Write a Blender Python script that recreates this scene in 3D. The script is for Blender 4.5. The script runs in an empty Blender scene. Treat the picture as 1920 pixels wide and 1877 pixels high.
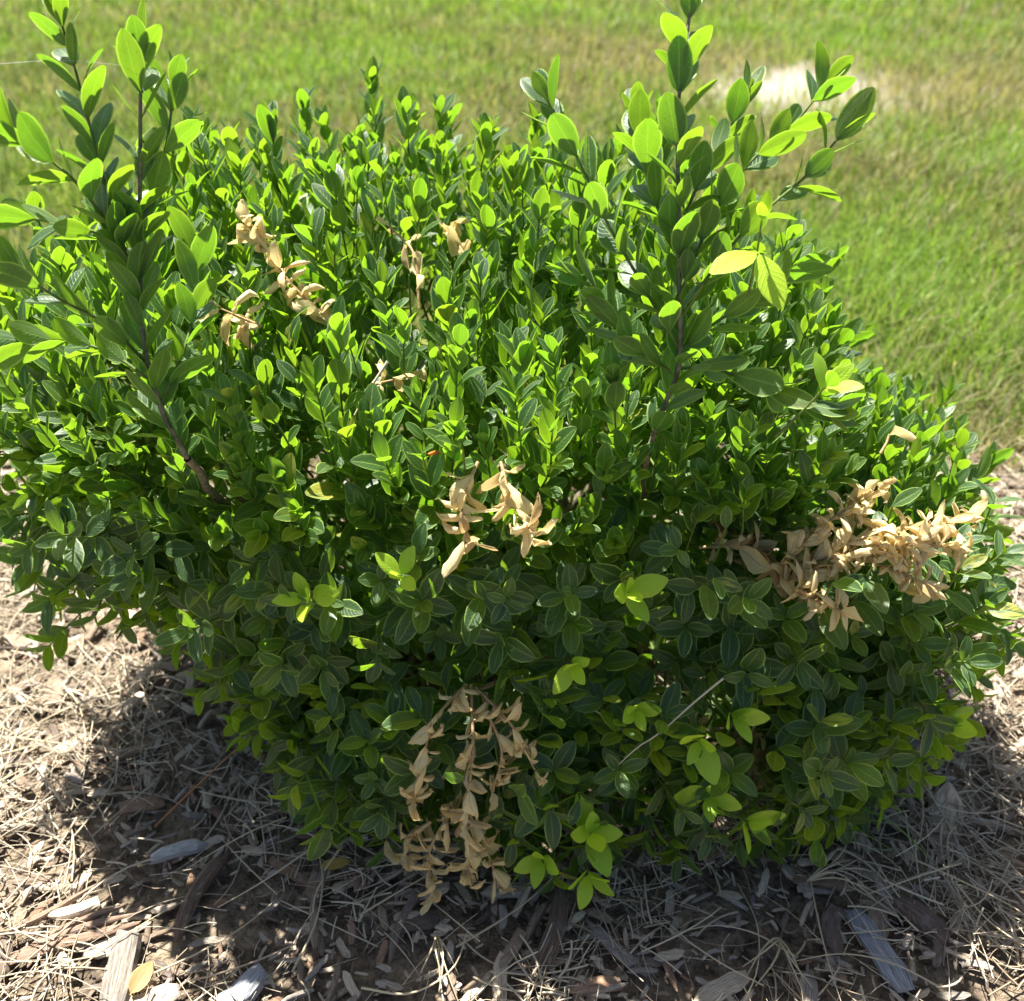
import bpy, math, random
import numpy as np
from mathutils import Matrix, Vector

# ------------------------------------------------------------------ camera, sky, sun, exposure
scene = bpy.context.scene
COL = scene.collection
R = np.random.RandomState(11)
random.seed(5)

CAM = np.array((0.0, -0.70, 0.68))
PITCH = math.radians(36.0)
cam_data = bpy.data.cameras.new("camera")
cam = bpy.data.objects.new("camera", cam_data)
COL.objects.link(cam)
cam.location = CAM
cam.rotation_euler = (math.radians(90) - PITCH, 0, 0)
cam_data.sensor_width = 36.0
cam_data.lens = 36.0 * 1850 / 1920
cam_data.clip_start = 0.01
cam_data.clip_end = 500
cam_data.dof.use_dof = True
cam_data.dof.focus_distance = 0.64
cam_data.dof.aperture_fstop = 7.5
scene.camera = cam

SUN_EL, SUN_AZ = math.radians(64), math.radians(-28)     # azimuth from +Y towards +X: behind the shrub, a little left
world = bpy.data.worlds.new("World")
scene.world = world
world.use_nodes = True
wn = world.node_tree.nodes
wl = world.node_tree.links
bg = wn["Background"]
sky = wn.new("ShaderNodeTexSky")
sky.sky_type = 'NISHITA'
sky.sun_disc = False
sky.sun_elevation = SUN_EL
sky.sun_rotation = SUN_AZ
sky.air_density = 0.75
sky.dust_density = 1.6
sky.ozone_density = 0.6
wl.new(sky.outputs[0], bg.inputs[0])
bg.inputs[1].default_value = 0.05

sd = bpy.data.lights.new("sun", 'SUN')
sd.energy = 5.0
sd.angle = math.radians(0.53)
sd.color = (1.0, 0.96, 0.89)
sun = bpy.data.objects.new("sun", sd)
COL.objects.link(sun)
sdir = Vector((math.sin(SUN_AZ) * math.cos(SUN_EL), math.cos(SUN_AZ) * math.cos(SUN_EL), math.sin(SUN_EL)))
sun.rotation_euler = sdir.to_track_quat('Z', 'Y').to_euler()
sun.location = sdir * 5

scene.view_settings.view_transform = 'Standard'
scene.view_settings.look = 'None'
scene.view_settings.gamma = 1
scene.view_settings.use_curve_mapping = False
scene.view_settings.exposure = 1.75
scene.render.engine = 'CYCLES'
try:
    scene.cycles.transparent_max_bounces = 4
    scene.cycles.max_bounces = 4
except Exception:
    pass

# ------------------------------------------------------------------ material helpers
class NT:
    def __init__(self, name):
        self.m = bpy.data.materials.new(name)
        self.m.use_nodes = True
        self.t = self.m.node_tree
        self.t.nodes.clear()
        self.out = self.n("ShaderNodeOutputMaterial")
    def n(self, kind, **kw):
        nd = self.t.nodes.new(kind)
        for k, v in kw.items():
            setattr(nd, k, v)
        return nd
    def l(self, a, b):
        self.t.links.new(a, b)
    def val(self, x, sock):
        if hasattr(x, "links") or hasattr(x, "is_linked"):
            self.l(x, sock)
        else:
            sock.default_value = x
    def math(self, op, a, b=0.0, clamp=False):
        nd = self.n("ShaderNodeMath", operation=op, use_clamp=clamp)
        self.val(a, nd.inputs[0]); self.val(b, nd.inputs[1])
        return nd.outputs[0]
    def mix(self, f, a, b, mode='MIX'):
        nd = self.n("ShaderNodeMix", data_type='RGBA', blend_type=mode)
        self.val(f, nd.inputs[0])
        self.val(a if not isinstance(a, tuple) else (*a, 1), nd.inputs[6])
        self.val(b if not isinstance(b, tuple) else (*b, 1), nd.inputs[7])
        return nd.outputs[2]
    def ramp(self, x, lo, hi):
        nd = self.n("ShaderNodeMapRange")
        nd.interpolation_type = 'SMOOTHSTEP'
        self.val(x, nd.inputs[0]); nd.inputs[1].default_value = lo; nd.inputs[2].default_value = hi
        return nd.outputs[0]
    def noise(self, vec, scale, detail=2.0, rough=0.5):
        nd = self.n("ShaderNodeTexNoise")
        if vec is not None: self.l(vec, nd.inputs["Vector"])
        nd.inputs["Scale"].default_value = scale
        nd.inputs["Detail"].default_value = detail
        nd.inputs["Roughness"].default_value = rough
        return nd.outputs[0]
    def attr(self, name):
        return self.n("ShaderNodeAttribute", attribute_name=name)
    def bump(self, h, strength, dist):
        nd = self.n("ShaderNodeBump")
        nd.inputs["Strength"].default_value = strength
        nd.inputs["Distance"].default_value = dist
        self.l(h, nd.inputs["Height"])
        return nd.outputs[0]

def leaf_material(name, top, under, trans, margin, tfac, young=False):
    """attributes: luv = (across -1..1, along 0..1, seed), tint = (random, random, dust)"""
    g = NT(name)
    luv = g.attr("luv"); tint = g.attr("tint")
    s1 = g.n("ShaderNodeSeparateXYZ"); g.l(luv.outputs["Vector"], s1.inputs[0])
    s2 = g.n("ShaderNodeSeparateXYZ"); g.l(tint.outputs["Vector"], s2.inputs[0])
    au = g.math('ABSOLUTE', s1.outputs[0])
    rim = g.ramp(au, 0.80, 0.95)
    mid = g.math('SUBTRACT', 1.0, g.ramp(au, 0.02, 0.09))
    vec = luv.outputs["Vector"]
    geo = g.n("ShaderNodeNewGeometry")
    # side veins, faint
    vv = g.math('SUBTRACT', g.math('MULTIPLY', s1.outputs[1], 26.0), g.math('MULTIPLY', au, 7.0))
    vein = g.ramp(g.math('SINE', g.math('MULTIPLY', vv, 2.2)), 0.55, 1.0)
    blot = g.noise(vec, 2.3, 1)
    spot = g.ramp(g.noise(vec, 13.0, 1.0, 0.6), 0.64, 0.70)
    speck = g.ramp(g.noise(vec, 21.0, 2.0, 0.7), 0.56, 0.66)
    col_top = g.mix(s2.outputs[0], top, tuple(c * f for c, f in zip(top, (1.8, 1.45, 1.2))))
    col_top = g.mix(g.math('MULTIPLY', blot, 0.35), col_top, tuple(c * 1.5 for c in top))
    col_und = g.mix(s2.outputs[0], under, tuple(c * f for c, f in zip(under, (1.25, 1.1, 0.8))))
    base = g.mix(geo.outputs["Backfacing"], col_top, col_und)
    old = g.ramp(s2.outputs[0], 0.955, 0.985)
    base = g.mix(g.math('MULTIPLY', old, g.ramp(blot, 0.35, 0.6)), base, (0.36, 0.34, 0.05))
    base = g.mix(g.math('MULTIPLY', rim, g.math('ADD', 0.35, g.math('MULTIPLY', s2.outputs[1], 0.45))), base, margin)
    base = g.mix(g.math('MULTIPLY', mid, 0.4), base, margin)
    base = g.mix(g.math('MULTIPLY', vein, 0.10), base, margin)
    dust = g.math('MULTIPLY', g.math('MULTIPLY', speck, s2.outputs[2]), 0.5)
    base = g.mix(dust, base, (0.40, 0.44, 0.36))
    base = g.mix(g.math('MULTIPLY', g.math('MULTIPLY', spot, 0.6), s2.outputs[1]), base, (0.02, 0.03, 0.008))
    tr = g.mix(s2.outputs[0], trans, tuple(c * f for c, f in zip(trans, (1.45, 1.12, 0.9))))
    tr = g.mix(g.math('MULTIPLY', spot, 0.55), tr, tuple(c * 0.4 for c in trans))
    tr = g.mix(g.math('MULTIPLY', mid, 0.5), tr, tuple(min(1, c * 1.25) for c in trans))
    tr = g.mix(g.math('MULTIPLY', vein, 0.07), tr, tuple(c * 0.6 for c in trans))
    tr = g.mix(g.math('MULTIPLY', rim, 0.85), tr, tuple(min(1, c) for c in (trans[0] * 1.9, trans[1] * 1.45, trans[2] * 3)))
    p = g.n("ShaderNodeBsdfPrincipled")
    g.l(base, p.inputs["Base Color"])
    rough = g.math('ADD', g.math('MULTIPLY', geo.outputs["Backfacing"], 0.2), 0.40 if not young else 0.42)
    g.l(g.math('ADD', rough, g.math('MULTIPLY', s2.outputs[2], 0.1)), p.inputs["Roughness"])
    p.inputs["Specular IOR Level"].default_value = 0.55
    hh = g.math('ADD', g.math('MULTIPLY', vein, 0.35), g.math('MULTIPLY', blot, 0.9))
    nb = g.bump(hh, 0.40, 0.0012)
    g.l(nb, p.inputs["Normal"])
    t = g.n("ShaderNodeBsdfTranslucent")
    g.l(tr, t.inputs[0])
    mx = g.n("ShaderNodeMixShader")
    mx.inputs[0].default_value = tfac
    g.l(p.outputs[0], mx.inputs[1]); g.l(t.outputs[0], mx.inputs[2])
    g.l(mx.outputs[0], g.out.inputs[0])
    return g.m

M_LEAF = leaf_material("boxwood_leaf", (0.015, 0.047, 0.015), (0.055, 0.108, 0.034), (0.27, 0.58, 0.020), (0.38, 0.56, 0.12), 0.36)
M_YOUNG = leaf_material("young_leaf", (0.34, 0.56, 0.04), (0.18, 0.34, 0.05), (0.42, 0.78, 0.03), (0.36, 0.52, 0.06), 0.45, True)

def dead_material():
    g = NT("withered_leaf")
    luv = g.attr("luv"); tint = g.attr("tint")
    s1 = g.n("ShaderNodeSeparateXYZ"); g.l(luv.outputs["Vector"], s1.inputs[0])
    s2 = g.n("ShaderNodeSeparateXYZ"); g.l(tint.outputs["Vector"], s2.inputs[0])
    au = g.math('ABSOLUTE', s1.outputs[0])
    rim = g.ramp(au, 0.84, 0.98)
    mid = g.math('SUBTRACT', 1.0, g.ramp(au, 0.02, 0.1))
    c = g.mix(s2.outputs[0], (0.90, 0.80, 0.46), (0.82, 0.64, 0.28))
    n1 = g.noise(luv.outputs["Vector"], 2.2, 3)
    c = g.mix(g.math('MULTIPLY', g.ramp(n1, 0.45, 0.75), 0.45), c, (0.52, 0.31, 0.12))
    sp = g.ramp(g.noise(luv.outputs["Vector"], 15, 2), 0.68, 0.72)
    c = g.mix(g.math('MULTIPLY', sp, 0.6), c, (0.10, 0.05, 0.02))
    c = g.mix(g.math('MULTIPLY', s2.outputs[1], 0.75), c, (0.20, 0.11, 0.05))
    c = g.mix(g.math('MULTIPLY', rim, 0.5), c, (0.84, 0.68, 0.38))
    c = g.mix(g.math('MULTIPLY', mid, 0.4), c, (0.34, 0.18, 0.06))
    p = g.n("ShaderNodeBsdfPrincipled")
    g.l(c, p.inputs["Base Color"]); p.inputs["Roughness"].default_value = 0.6
    p.inputs["Specular IOR Level"].default_value = 0.25
    g.l(g.bump(n1, 0.4, 0.002), p.inputs["Normal"])
    t = g.n("ShaderNodeBsdfTranslucent"); g.l(g.mix(0.4, c, (0.90, 0.62, 0.26)), t.inputs[0])
    mx = g.n("ShaderNodeMixShader"); mx.inputs[0].default_value = 0.36
    g.l(p.outputs[0], mx.inputs[1]); g.l(t.outputs[0], mx.inputs[2]); g.l(mx.outputs[0], g.out.inputs[0])
    return g.m
M_DEAD = dead_material()

def simple(name, c1, c2, scale, rough=0.8, stretch=(1, 1, 1), bump=0.4, dist=0.002, trans=None, tf=0.3):
    g = NT(name)
    tc = g.n("ShaderNodeTexCoord"); mp = g.n("ShaderNodeMapping")
    g.l(tc.outputs["Object"], mp.inputs[0]); mp.inputs["Scale"].default_value = stretch
    n = g.noise(mp.outputs[0], scale, 4, 0.6)
    p = g.n("ShaderNodeBsdfPrincipled")
    c = g.mix(g.ramp(n, 0.3, 0.7), c1, c2)
    g.l(c, p.inputs["Base Color"])
    p.inputs["Roughness"].default_value = rough
    p.inputs["Specular IOR Level"].default_value = 0.25
    if bump: g.l(g.bump(n, bump, dist), p.inputs["Normal"])
    if trans:
        t = g.n("ShaderNodeBsdfTranslucent"); t.inputs[0].default_value = (*trans, 1)
        mx = g.n("ShaderNodeMixShader"); mx.inputs[0].default_value = tf
        g.l(p.outputs[0], mx.inputs[1]); g.l(t.outputs[0], mx.inputs[2]); g.l(mx.outputs[0], g.out.inputs[0])
    else:
        g.l(p.outputs[0], g.out.inputs[0])
    return g.m

M_BARK = simple("twig_bark", (0.13, 0.11, 0.065), (0.27, 0.23, 0.15), 260, 0.85)
M_GREENSTEM = simple("green_stem", (0.10, 0.15, 0.03), (0.20, 0.26, 0.06), 200, 0.6, trans=(0.3, 0.45, 0.05), tf=0.15)
M_DEADSTEM = simple("dead_stem", (0.34, 0.22, 0.10), (0.50, 0.36, 0.18), 220, 0.8)

def wood_material():
    """tint attribute: base colour of the chip; luv: x across, y along, z seed"""
    g = NT("mulch_wood")
    tint = g.attr("tint"); luv = g.attr("luv")
    mp = g.n("ShaderNodeMapping"); g.l(luv.outputs["Vector"], mp.inputs[0]); mp.inputs["Scale"].default_value = (6.0, 0.7, 1)
    gr = g.noise(mp.outputs[0], 1.6, 6, 0.7)
    blot = g.noise(luv.outputs["Vector"], 1.3, 3)
    c = g.mix(g.ramp(gr, 0.3, 0.72), (0.42, 0.38, 0.34), (1.25, 1.25, 1.25))
    c = g.mix(1.0, tint.outputs["Color"], c, 'MULTIPLY')
    c = g.mix(g.math('MULTIPLY', g.ramp(blot, 0.5, 0.75), 0.4), c, (0.30, 0.29, 0.28))
    p = g.n("ShaderNodeBsdfPrincipled"); g.l(c, p.inputs["Base Color"])
    p.inputs["Roughness"].default_value = 0.85; p.inputs["Specular IOR Level"].default_value = 0.25
    g.l(g.bump(gr, 0.6, 0.002), p.inputs["Normal"])
    g.l(p.outputs[0], g.out.inputs[0])
    return g.m
M_WOOD = wood_material()

def tint_material(name, rough, tf, tscale):
    g = NT(name)
    tint = g.attr("tint")
    p = g.n("ShaderNodeBsdfPrincipled"); g.l(tint.outputs["Color"], p.inputs["Base Color"])
    p.inputs["Roughness"].default_value = rough; p.inputs["Specular IOR Level"].default_value = 0.3
    t = g.n("ShaderNodeBsdfTranslucent")
    g.l(g.mix(1.0, tint.outputs["Color"], tscale, 'MULTIPLY'), t.inputs[0])
    mx = g.n("ShaderNodeMixShader"); mx.inputs[0].default_value = tf
    g.l(p.outputs[0], mx.inputs[1]); g.l(t.outputs[0], mx.inputs[2]); g.l(mx.outputs[0], g.out.inputs[0])
    return g.m
M_GRASS = tint_material("lawn_grass", 0.5, 0.4, (1.5, 1.6, 0.8))
M_STRAW = tint_material("dry_straw", 0.6, 0.12, (1.0, 1.0, 1.0))

def ground_material():
    g = NT("soil_and_thatch")
    tc = g.n("ShaderNodeTexCoord"); v = tc.outputs["Object"]
    s = g.n("ShaderNodeSeparateXYZ"); g.l(v, s.inputs[0])
    n1 = g.noise(v, 60, 5, 0.7); n2 = g.noise(v, 2.2, 4); n3 = g.noise(v, 9, 4)
    soil = g.mix(g.ramp(n1, 0.3, 0.7), (0.07, 0.053, 0.038), (0.33, 0.26, 0.18))
    thatch = g.mix(g.ramp(n2, 0.35, 0.65), (0.075, 0.090, 0.025), (0.17, 0.15, 0.07))
    thatch = g.mix(g.ramp(n1, 0.35, 0.7), thatch, (0.09, 0.08, 0.035))
    edge = g.math('ADD', s.outputs[1], g.math('MULTIPLY', g.math('SUBTRACT', n3, 0.5), 0.25))
    c = g.mix(g.ramp(edge, 0.30, 0.44), soil, thatch)
    # bare sandy patch in the lawn
    dx = g.math('DIVIDE', g.math('SUBTRACT', s.outputs[0], 0.86), 0.46)
    dy = g.math('DIVIDE', g.math('SUBTRACT', s.outputs[1], 2.22), 0.36)
    rr = g.math('SQRT', g.math('ADD', g.math('MULTIPLY', dx, dx), g.math('MULTIPLY', dy, dy)))
    rr = g.math('ADD', rr, g.math('MULTIPLY', g.math('SUBTRACT', n3, 0.5), 1.1))
    sand = g.mix(n1, (0.27, 0.24, 0.19), (0.40, 0.36, 0.29))
    c = g.mix(g.math('SUBTRACT', 1.0, g.ramp(rr, 0.5, 1.1)), c, sand)
    p = g.n("ShaderNodeBsdfPrincipled"); g.l(c, p.inputs["Base Color"]); p.inputs["Roughness"].default_value = 0.95
    p.inputs["Specular IOR Level"].default_value = 0.15
    g.l(g.bump(g.math('ADD', n1, g.noise(v, 200, 3)), 0.8, 0.01), p.inputs["Normal"])
    g.l(p.outputs[0], g.out.inputs[0])
    return g.m
M_GROUND = ground_material()

# ------------------------------------------------------------------ mesh helpers
def np_mesh(name, V, F, mat, attrs=None, smooth=True):
    """V (n,3), F list of int arrays (m,k); attrs {name: (n,3)}"""
    me = bpy.data.meshes.new(name)
    V = np.asarray(V, np.float32)
    if not isinstance(F, (list, tuple)): F = [F]
    F = [np.asarray(f, np.int32) for f in F if len(f)]
    me.vertices.add(len(V)); me.vertices.foreach_set("co", V.ravel())
    nl = sum(f.size for f in F); npoly = sum(len(f) for f in F)
    me.loops.add(nl); me.polygons.add(npoly)
    me.loops.foreach_set("vertex_index", np.concatenate([f.ravel() for f in F]))
    sizes = np.concatenate([np.full(len(f), f.shape[1], np.int32) for f in F])
    starts = np.concatenate([[0], np.cumsum(sizes)[:-1]]).astype(np.int32)
    me.polygons.foreach_set("loop_start", starts)
    me.update(calc_edges=True)
    me.polygons.foreach_set("use_smooth", np.full(npoly, smooth))
    for k, a in (attrs or {}).items():
        at = me.attributes.new(k, 'FLOAT_VECTOR', 'POINT')
        at.data.foreach_set("vector", np.asarray(a, np.float32).ravel())
    me.materials.append(mat)
    me.validate()
    return me

def link(name, me, parent=None, **props):
    o = bpy.data.objects.new(name, me)
    COL.objects.link(o)
    if parent is not None: o.parent = parent
    for k, v in props.items(): o[k] = v
    return o

def unit(v):
    v = np.asarray(v, float)
    return v / (np.linalg.norm(v, axis=-1, keepdims=True) + 1e-12)

def tube(path, radii, sides=5, cap=True):
    path = np.asarray(path, float); n = len(path)
    radii = np.broadcast_to(radii, (n,))
    T = unit(np.gradient(path, axis=0))
    ref = np.array((0.31, 0.17, 0.93)); ref = ref if abs(T[0] @ ref) < 0.95 else np.array((1.0, 0, 0))
    u = unit(np.cross(T[0], ref)); V = []
    for i in range(n):
        u = unit(u - T[i] * (u @ T[i])); w = np.cross(T[i], u)
        for k in range(sides):
            a = 2 * math.pi * k / sides
            V.append(path[i] + radii[i] * (u * math.cos(a) + w * math.sin(a)))
    F = []
    for i in range(n - 1):
        for k in range(sides):
            k2 = (k + 1) % sides
            F.append((i * sides + k, i * sides + k2, (i + 1) * sides + k2, (i + 1) * sides + k))
    return np.array(V), np.array(F, np.int32)

class Merge:
    def __init__(s): s.V = []; s.F = []; s.A = {}; s.n = 0
    def add(s, V, F, **attrs):
        s.V.append(np.asarray(V, np.float32)); s.F.append(np.asarray(F, np.int32) + s.n); s.n += len(V)
        for k, a in attrs.items(): s.A.setdefault(k, []).append(np.broadcast_to(np.asarray(a, np.float32), (len(V), 3)))
    def mesh(s, name, mat, smooth=True):
        return np_mesh(name, np.concatenate(s.V), np.concatenate(s.F), mat, {k: np.concatenate(v) for k, v in s.A.items()}, smooth)

def spline(pts, n):
    """Catmull-Rom through pts, n samples evenly spaced in length"""
    P = np.asarray(pts, float)
    P = np.vstack([2 * P[0] - P[1], P, 2 * P[-1] - P[-2]])
    out = []
    for i in range(1, len(P) - 2):
        for t in np.linspace(0, 1, 12, endpoint=False):
            a, b, c, d = P[i - 1], P[i], P[i + 1], P[i + 2]
            out.append(0.5 * (2 * b + (c - a) * t + (2 * a - 5 * b + 4 * c - d) * t * t + (3 * b - a - 3 * c + d) * t ** 3))
    out.append(P[-2]); out = np.array(out)
    L = np.concatenate([[0], np.cumsum(np.linalg.norm(np.diff(out, axis=0), axis=1))])
    s = np.linspace(0, L[-1], n)
    return np.stack([np.interp(s, L, out[:, k]) for k in range(3)], 1), L[-1]

# ------------------------------------------------------------------ the ground
gx = np.concatenate([np.linspace(-150, -3, 12), np.linspace(-2.5, 2.5, 40), np.linspace(3, 150, 12)])
gy = np.concatenate([np.linspace(-150, -2, 10), np.linspace(-1.5, 4.5, 48), np.linspace(6, 250, 14)])
XX, YY = np.meshgrid(gx, gy)
def relief(x, y):
    return 0.006 * np.sin(x * 7.1 + 1.3) * np.sin(y * 5.7) + 0.004 * np.sin(x * 17 + y * 13)
ZZ = -0.012 + relief(XX, YY) * (np.abs(XX) < 3)
nx, ny = len(gx), len(gy)
idx = np.arange(nx * ny).reshape(ny, nx)
GF = np.stack([idx[:-1, :-1], idx[:-1, 1:], idx[1:, 1:], idx[1:, :-1]], -1).reshape(-1, 4)
ground = link("ground", np_mesh("ground", np.stack([XX, YY, ZZ], -1).reshape(-1, 3), GF, M_GROUND), kind="structure")
ground["label"] = "dark garden soil running out under the lawn with a bare sandy patch"

# smooth random fields for patches
FK = [(R.uniform(0.8, 7, 2) * R.choice([-1, 1], 2), R.uniform(0, 6.28), R.uniform(0.4, 1)) for _ in range(14)]
def field(x, y):
    return sum(a * np.sin(k[0] * x + k[1] * y + p) for k, p, a in FK) / 3.0

def blades(n, sampler, hmin, hmax, wmin, wmax, lean, colour):
    xy = sampler(n); n = len(xy)
    az = R.uniform(0, 6.283, n)
    d = np.stack([np.cos(az), np.sin(az), np.zeros(n)], 1)          # lean direction
    wdir = np.stack([-np.sin(az), np.cos(az), np.zeros(n)], 1)
    h = R.uniform(hmin, hmax, n)[:, None]; w = R.uniform(wmin, wmax, n)[:, None]
    ln = (np.abs(R.normal(0, lean, n)) + 0.12)[:, None]
    base = np.concatenate([xy, relief(xy[:, 0], xy[:, 1])[:, None] - 0.014], 1)
    up = np.array((0, 0, 1.0))
    p1 = base + up * h * 0.5 + d * h * ln * 0.25
    p2 = base + up * h * (1.0 - 0.25 * ln) + d * h * ln
    V = np.stack([base - wdir * w * .5, base + wdir * w * .5, p1 + wdir * w * .5, p1 - wdir * w * .5, p2], 1)
    c = colour(xy, n)
    i0 = (np.arange(n) * 5)[:, None]
    return V.reshape(-1, 3), (i0 + np.array([[0, 1, 2, 3]])), (i0 + np.array([[3, 2, 4]])), np.repeat(c, 5, 0)

def lawn_edge(x):
    return 0.37 + 0.05 * np.sin(x * 6 + 0.6) + 0.03 * np.sin(x * 17) + 0.05 * x
def patch_r(x, y):
    return np.sqrt(((x - .86) / .46) ** 2 + ((y - 2.22) / .36) ** 2) + 0.35 * field(x * 2, y * 2)
def lawn_sampler(y0, y1, slope):
    def f(n):
        y = y0 + (y1 - y0) * R.rand(n)
        x = R.uniform(-1, 1, n) * (0.75 + slope * (y + 0.7))
        keep = (y > lawn_edge(x) + R.normal(0, .035, n)) & (patch_r(x, y) > R.uniform(.15, 1.45, n))
        return np.stack([x, y], 1)[keep]
    return f
def lawn_colour(xy, n):
    f = field(xy[:, 0], xy[:, 1]) + 0.6 * field(xy[:, 0] * 3.1 + 4, xy[:, 1] * 3.1)
    near_bare = np.exp(-((patch_r(xy[:, 0], xy[:, 1]) / 1.7) ** 2)) + np.exp(-((xy[:, 1] - lawn_edge(xy[:, 0])) / .10))*.5
    dry = R.rand(n) < np.clip(0.30 + 0.17 * f + near_bare * .5, 0.06, 0.9)
    g1 = np.array((0.105, 0.180, 0.028)); g2 = np.array((0.20, 0.285, 0.052))
    t = R.rand(n)[:, None]
    green = g1 * (1 - t) + g2 * t
    green = green * (1 + 0.22 * np.clip(-f, -1, 1))[:, None]
    t = R.rand(n)[:, None]
    brown = np.array((0.20, 0.175, 0.09)) * (1 - t) + np.array((0.37, 0.33, 0.19)) * t
    return np.where(dry[:, None], brown, green)
GV, G4, G3, GC = [], [], [], []
off = 0
for n, y0, y1, sl, hm, wm in ((75000, .25, 1.5, .30, (.028, .066), (.0014, .0030)), (95000, 1.4, 3.0, .42, (.030, .070), (.0019, .0038)),
                              (60000, 2.9, 5.2, .45, (.035, .07), (.0028, .0055)), (30000, 5.0, 10, .5, (.04, .07), (.006, .012))):
    v, f4, f3, c = blades(n, lawn_sampler(y0, y1, sl), *hm, *wm, 0.45, lawn_colour)
    GV.append(v); G4.append(f4 + off); G3.append(f3 + off); GC.append(c); off += len(v)
link("grass", np_mesh("grass", np.concatenate(GV), [np.concatenate(G4), np.concatenate(G3)], M_GRASS, {"tint": np.concatenate(GC)}),
     kind="stuff", label="mown lawn grass, green with dry straw coloured patches", category="grass")

# ------------------------------------------------------------------ mulch
WOODS = {"grey": (0.49, 0.435, 0.37), "brown": (0.32, 0.245, 0.175), "red": (0.37, 0.24, 0.16), "pale": (0.68, 0.58, 0.44), "dark": (0.18, 0.14, 0.11)}
def chip_arrays(rng, L, W, H, split=False):
    """splintered slab of wood along +Y, lying on z = 0"""
    ns, nc = 6, 8
    V = []; A = []
    ends = rng.uniform(0.25, 0.9, 2)
    bend = rng.normal(0, 0.10)
    prof = rng.uniform(0.78, 1.15, nc)
    for i in range(ns):
        t = i / (ns - 1)
        k = 1.0
        if i == 0: k = ends[0]
        if i == ns - 1: k = ends[1] * (0.35 if split else 1)
        k *= rng.uniform(0.88, 1.1)
        cx = bend * L * (t - .5) ** 2 * 4 * .5
        for j in range(nc):
            a = 2 * math.pi * (j + .5) / nc
            ca, sa = math.cos(a), math.sin(a)
            ca = math.copysign(abs(ca) ** 0.7, ca); sa = math.copysign(abs(sa) ** 0.6, sa)
            yj = rng.normal(0, 0.035) * L if i in (0, ns - 1) else rng.normal(0, .01) * L
            V.append((cx + ca * W / 2 * k * prof[j], (t - .5) * L + yj, H / 2 * (1 + sa * k * prof[(j * 3) % nc]) + rng.normal(0, .04) * H))
            A.append((ca + 3 * (sa < 0), t * L / max(W, 1e-4), 0))
    F = []
    for i in range(ns - 1):
        for j in range(nc):
            j2 = (j + 1) % nc
            F.append((i * nc + j, i * nc + j2, (i + 1) * nc + j2, (i + 1) * nc + j))
    for b, rev in ((0, True), ((ns - 1) * nc, False)):
        q = [(b, b + 1, b + 2, b + 3), (b, b + 3, b + 4, b + 7), (b + 4, b + 5, b + 6, b + 7)]
        F += [tuple(reversed(x)) for x in q] if rev else q
    V = np.array(V); V[:, 2] -= V[:, 2].min()
    return V, np.array(F, np.int32), np.array(A)

def rotm(rx, ry, rz):
    return np.array(Matrix.Rotation(rz, 3, 'Z') @ Matrix.Rotation(ry, 3, 'Y') @ Matrix.Rotation(rx, 3, 'X'))

mul = Merge()
chipv = [chip_arrays(R, 1, R.uniform(.14, .42), R.uniform(.08, .2), i % 2 == 0) for i in range(14)]
tones = list(WOODS.values())
def bed(n, spread_back=True):
    """points over the mulch bed"""
    x = R.uniform(-.95, .95, n); y = R.uniform(-.62, .55, n)
    k = (y < lawn_edge(x) - R.uniform(-.05, .10, n))
    return x[k], y[k]
for lo, hi, n in ((.004, .011, 15000), (.010, .024, 8000), (.022, .038, 1100)):
    X, Y = bed(n); n = len(X); which = R.randint(14, size=n)
    for v in range(14):
        ids = np.where(which == v)[0]; m = len(ids)
        V, F, A = chipv[v]; k = len(V)
        MM = np.array([rotm(R.normal(0, .25), R.normal(0, .3), R.uniform(0, 6.28)) for _ in ids]) * R.uniform(lo, hi, m)[:, None, None]
        P = np.stack([X[ids], Y[ids], relief(X[ids], Y[ids]) - .008 + R.uniform(0, .008, m)], 1)
        W = np.einsum('nij,vj->nvi', MM, V) + P[:, None]
        c = np.array(tones)[R.choice(5, m, p=(.28, .18, .08, .38, .08))] * R.uniform(.75, 1.2, m)[:, None]
        lu = np.repeat(A[None], m, 0).copy(); lu[:, :, 2] = R.uniform(0, 50, m)[:, None]
        mul.add(W.reshape(-1, 3), (F[None] + (np.arange(m) * k)[:, None, None]).reshape(-1, 4), tint=np.repeat(c, k, 0), luv=lu.reshape(-1, 3))
link("mulch", mul.mesh("mulch", M_WOOD, False), kind="stuff", label="shredded wood mulch covering the planting bed", category="mulch")

def straw_path(L, curl, z0, rng):
    az = rng.uniform(0, 6.28); n = 6
    p = [np.zeros(3)]; a = az; k = rng.normal(0, curl); kz = rng.normal(0, .16)
    for i in range(n - 1):
        a += k / (n - 1)
        p.append(p[-1] + np.array((math.cos(a), math.sin(a), kz * (1 - 2 * i / (n - 2)))) * L / (n - 1))
    p = np.array(p); p[:, :2] -= p[:, :2].mean(0); p[:, 2] -= p[:, 2].min(); return p
strw = Merge()
TRI = np.array([(i * 3 + k, i * 3 + (k + 1) % 3, (i + 1) * 3 + (k + 1) % 3, (i + 1) * 3 + k) for i in range(5) for k in range(3)], np.int32)
X, Y = bed(46000)
kp = R.rand(len(X)) < np.clip(.26 + .70 * field(X * 5, Y * 5) + .58 * (np.abs(X) > .3), .08, 1)
X, Y = X[kp], Y[kp]; n = len(X)
SP = np.array([straw_path(1, .55, 0, R) for _ in range(80)])
q = SP[R.randint(80, size=n)]
L = np.where(R.rand(n) < .85, R.uniform(.012, .045, n), R.uniform(.045, .09, n))[:, None]
a = R.uniform(0, 6.28, n)[:, None]
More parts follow.
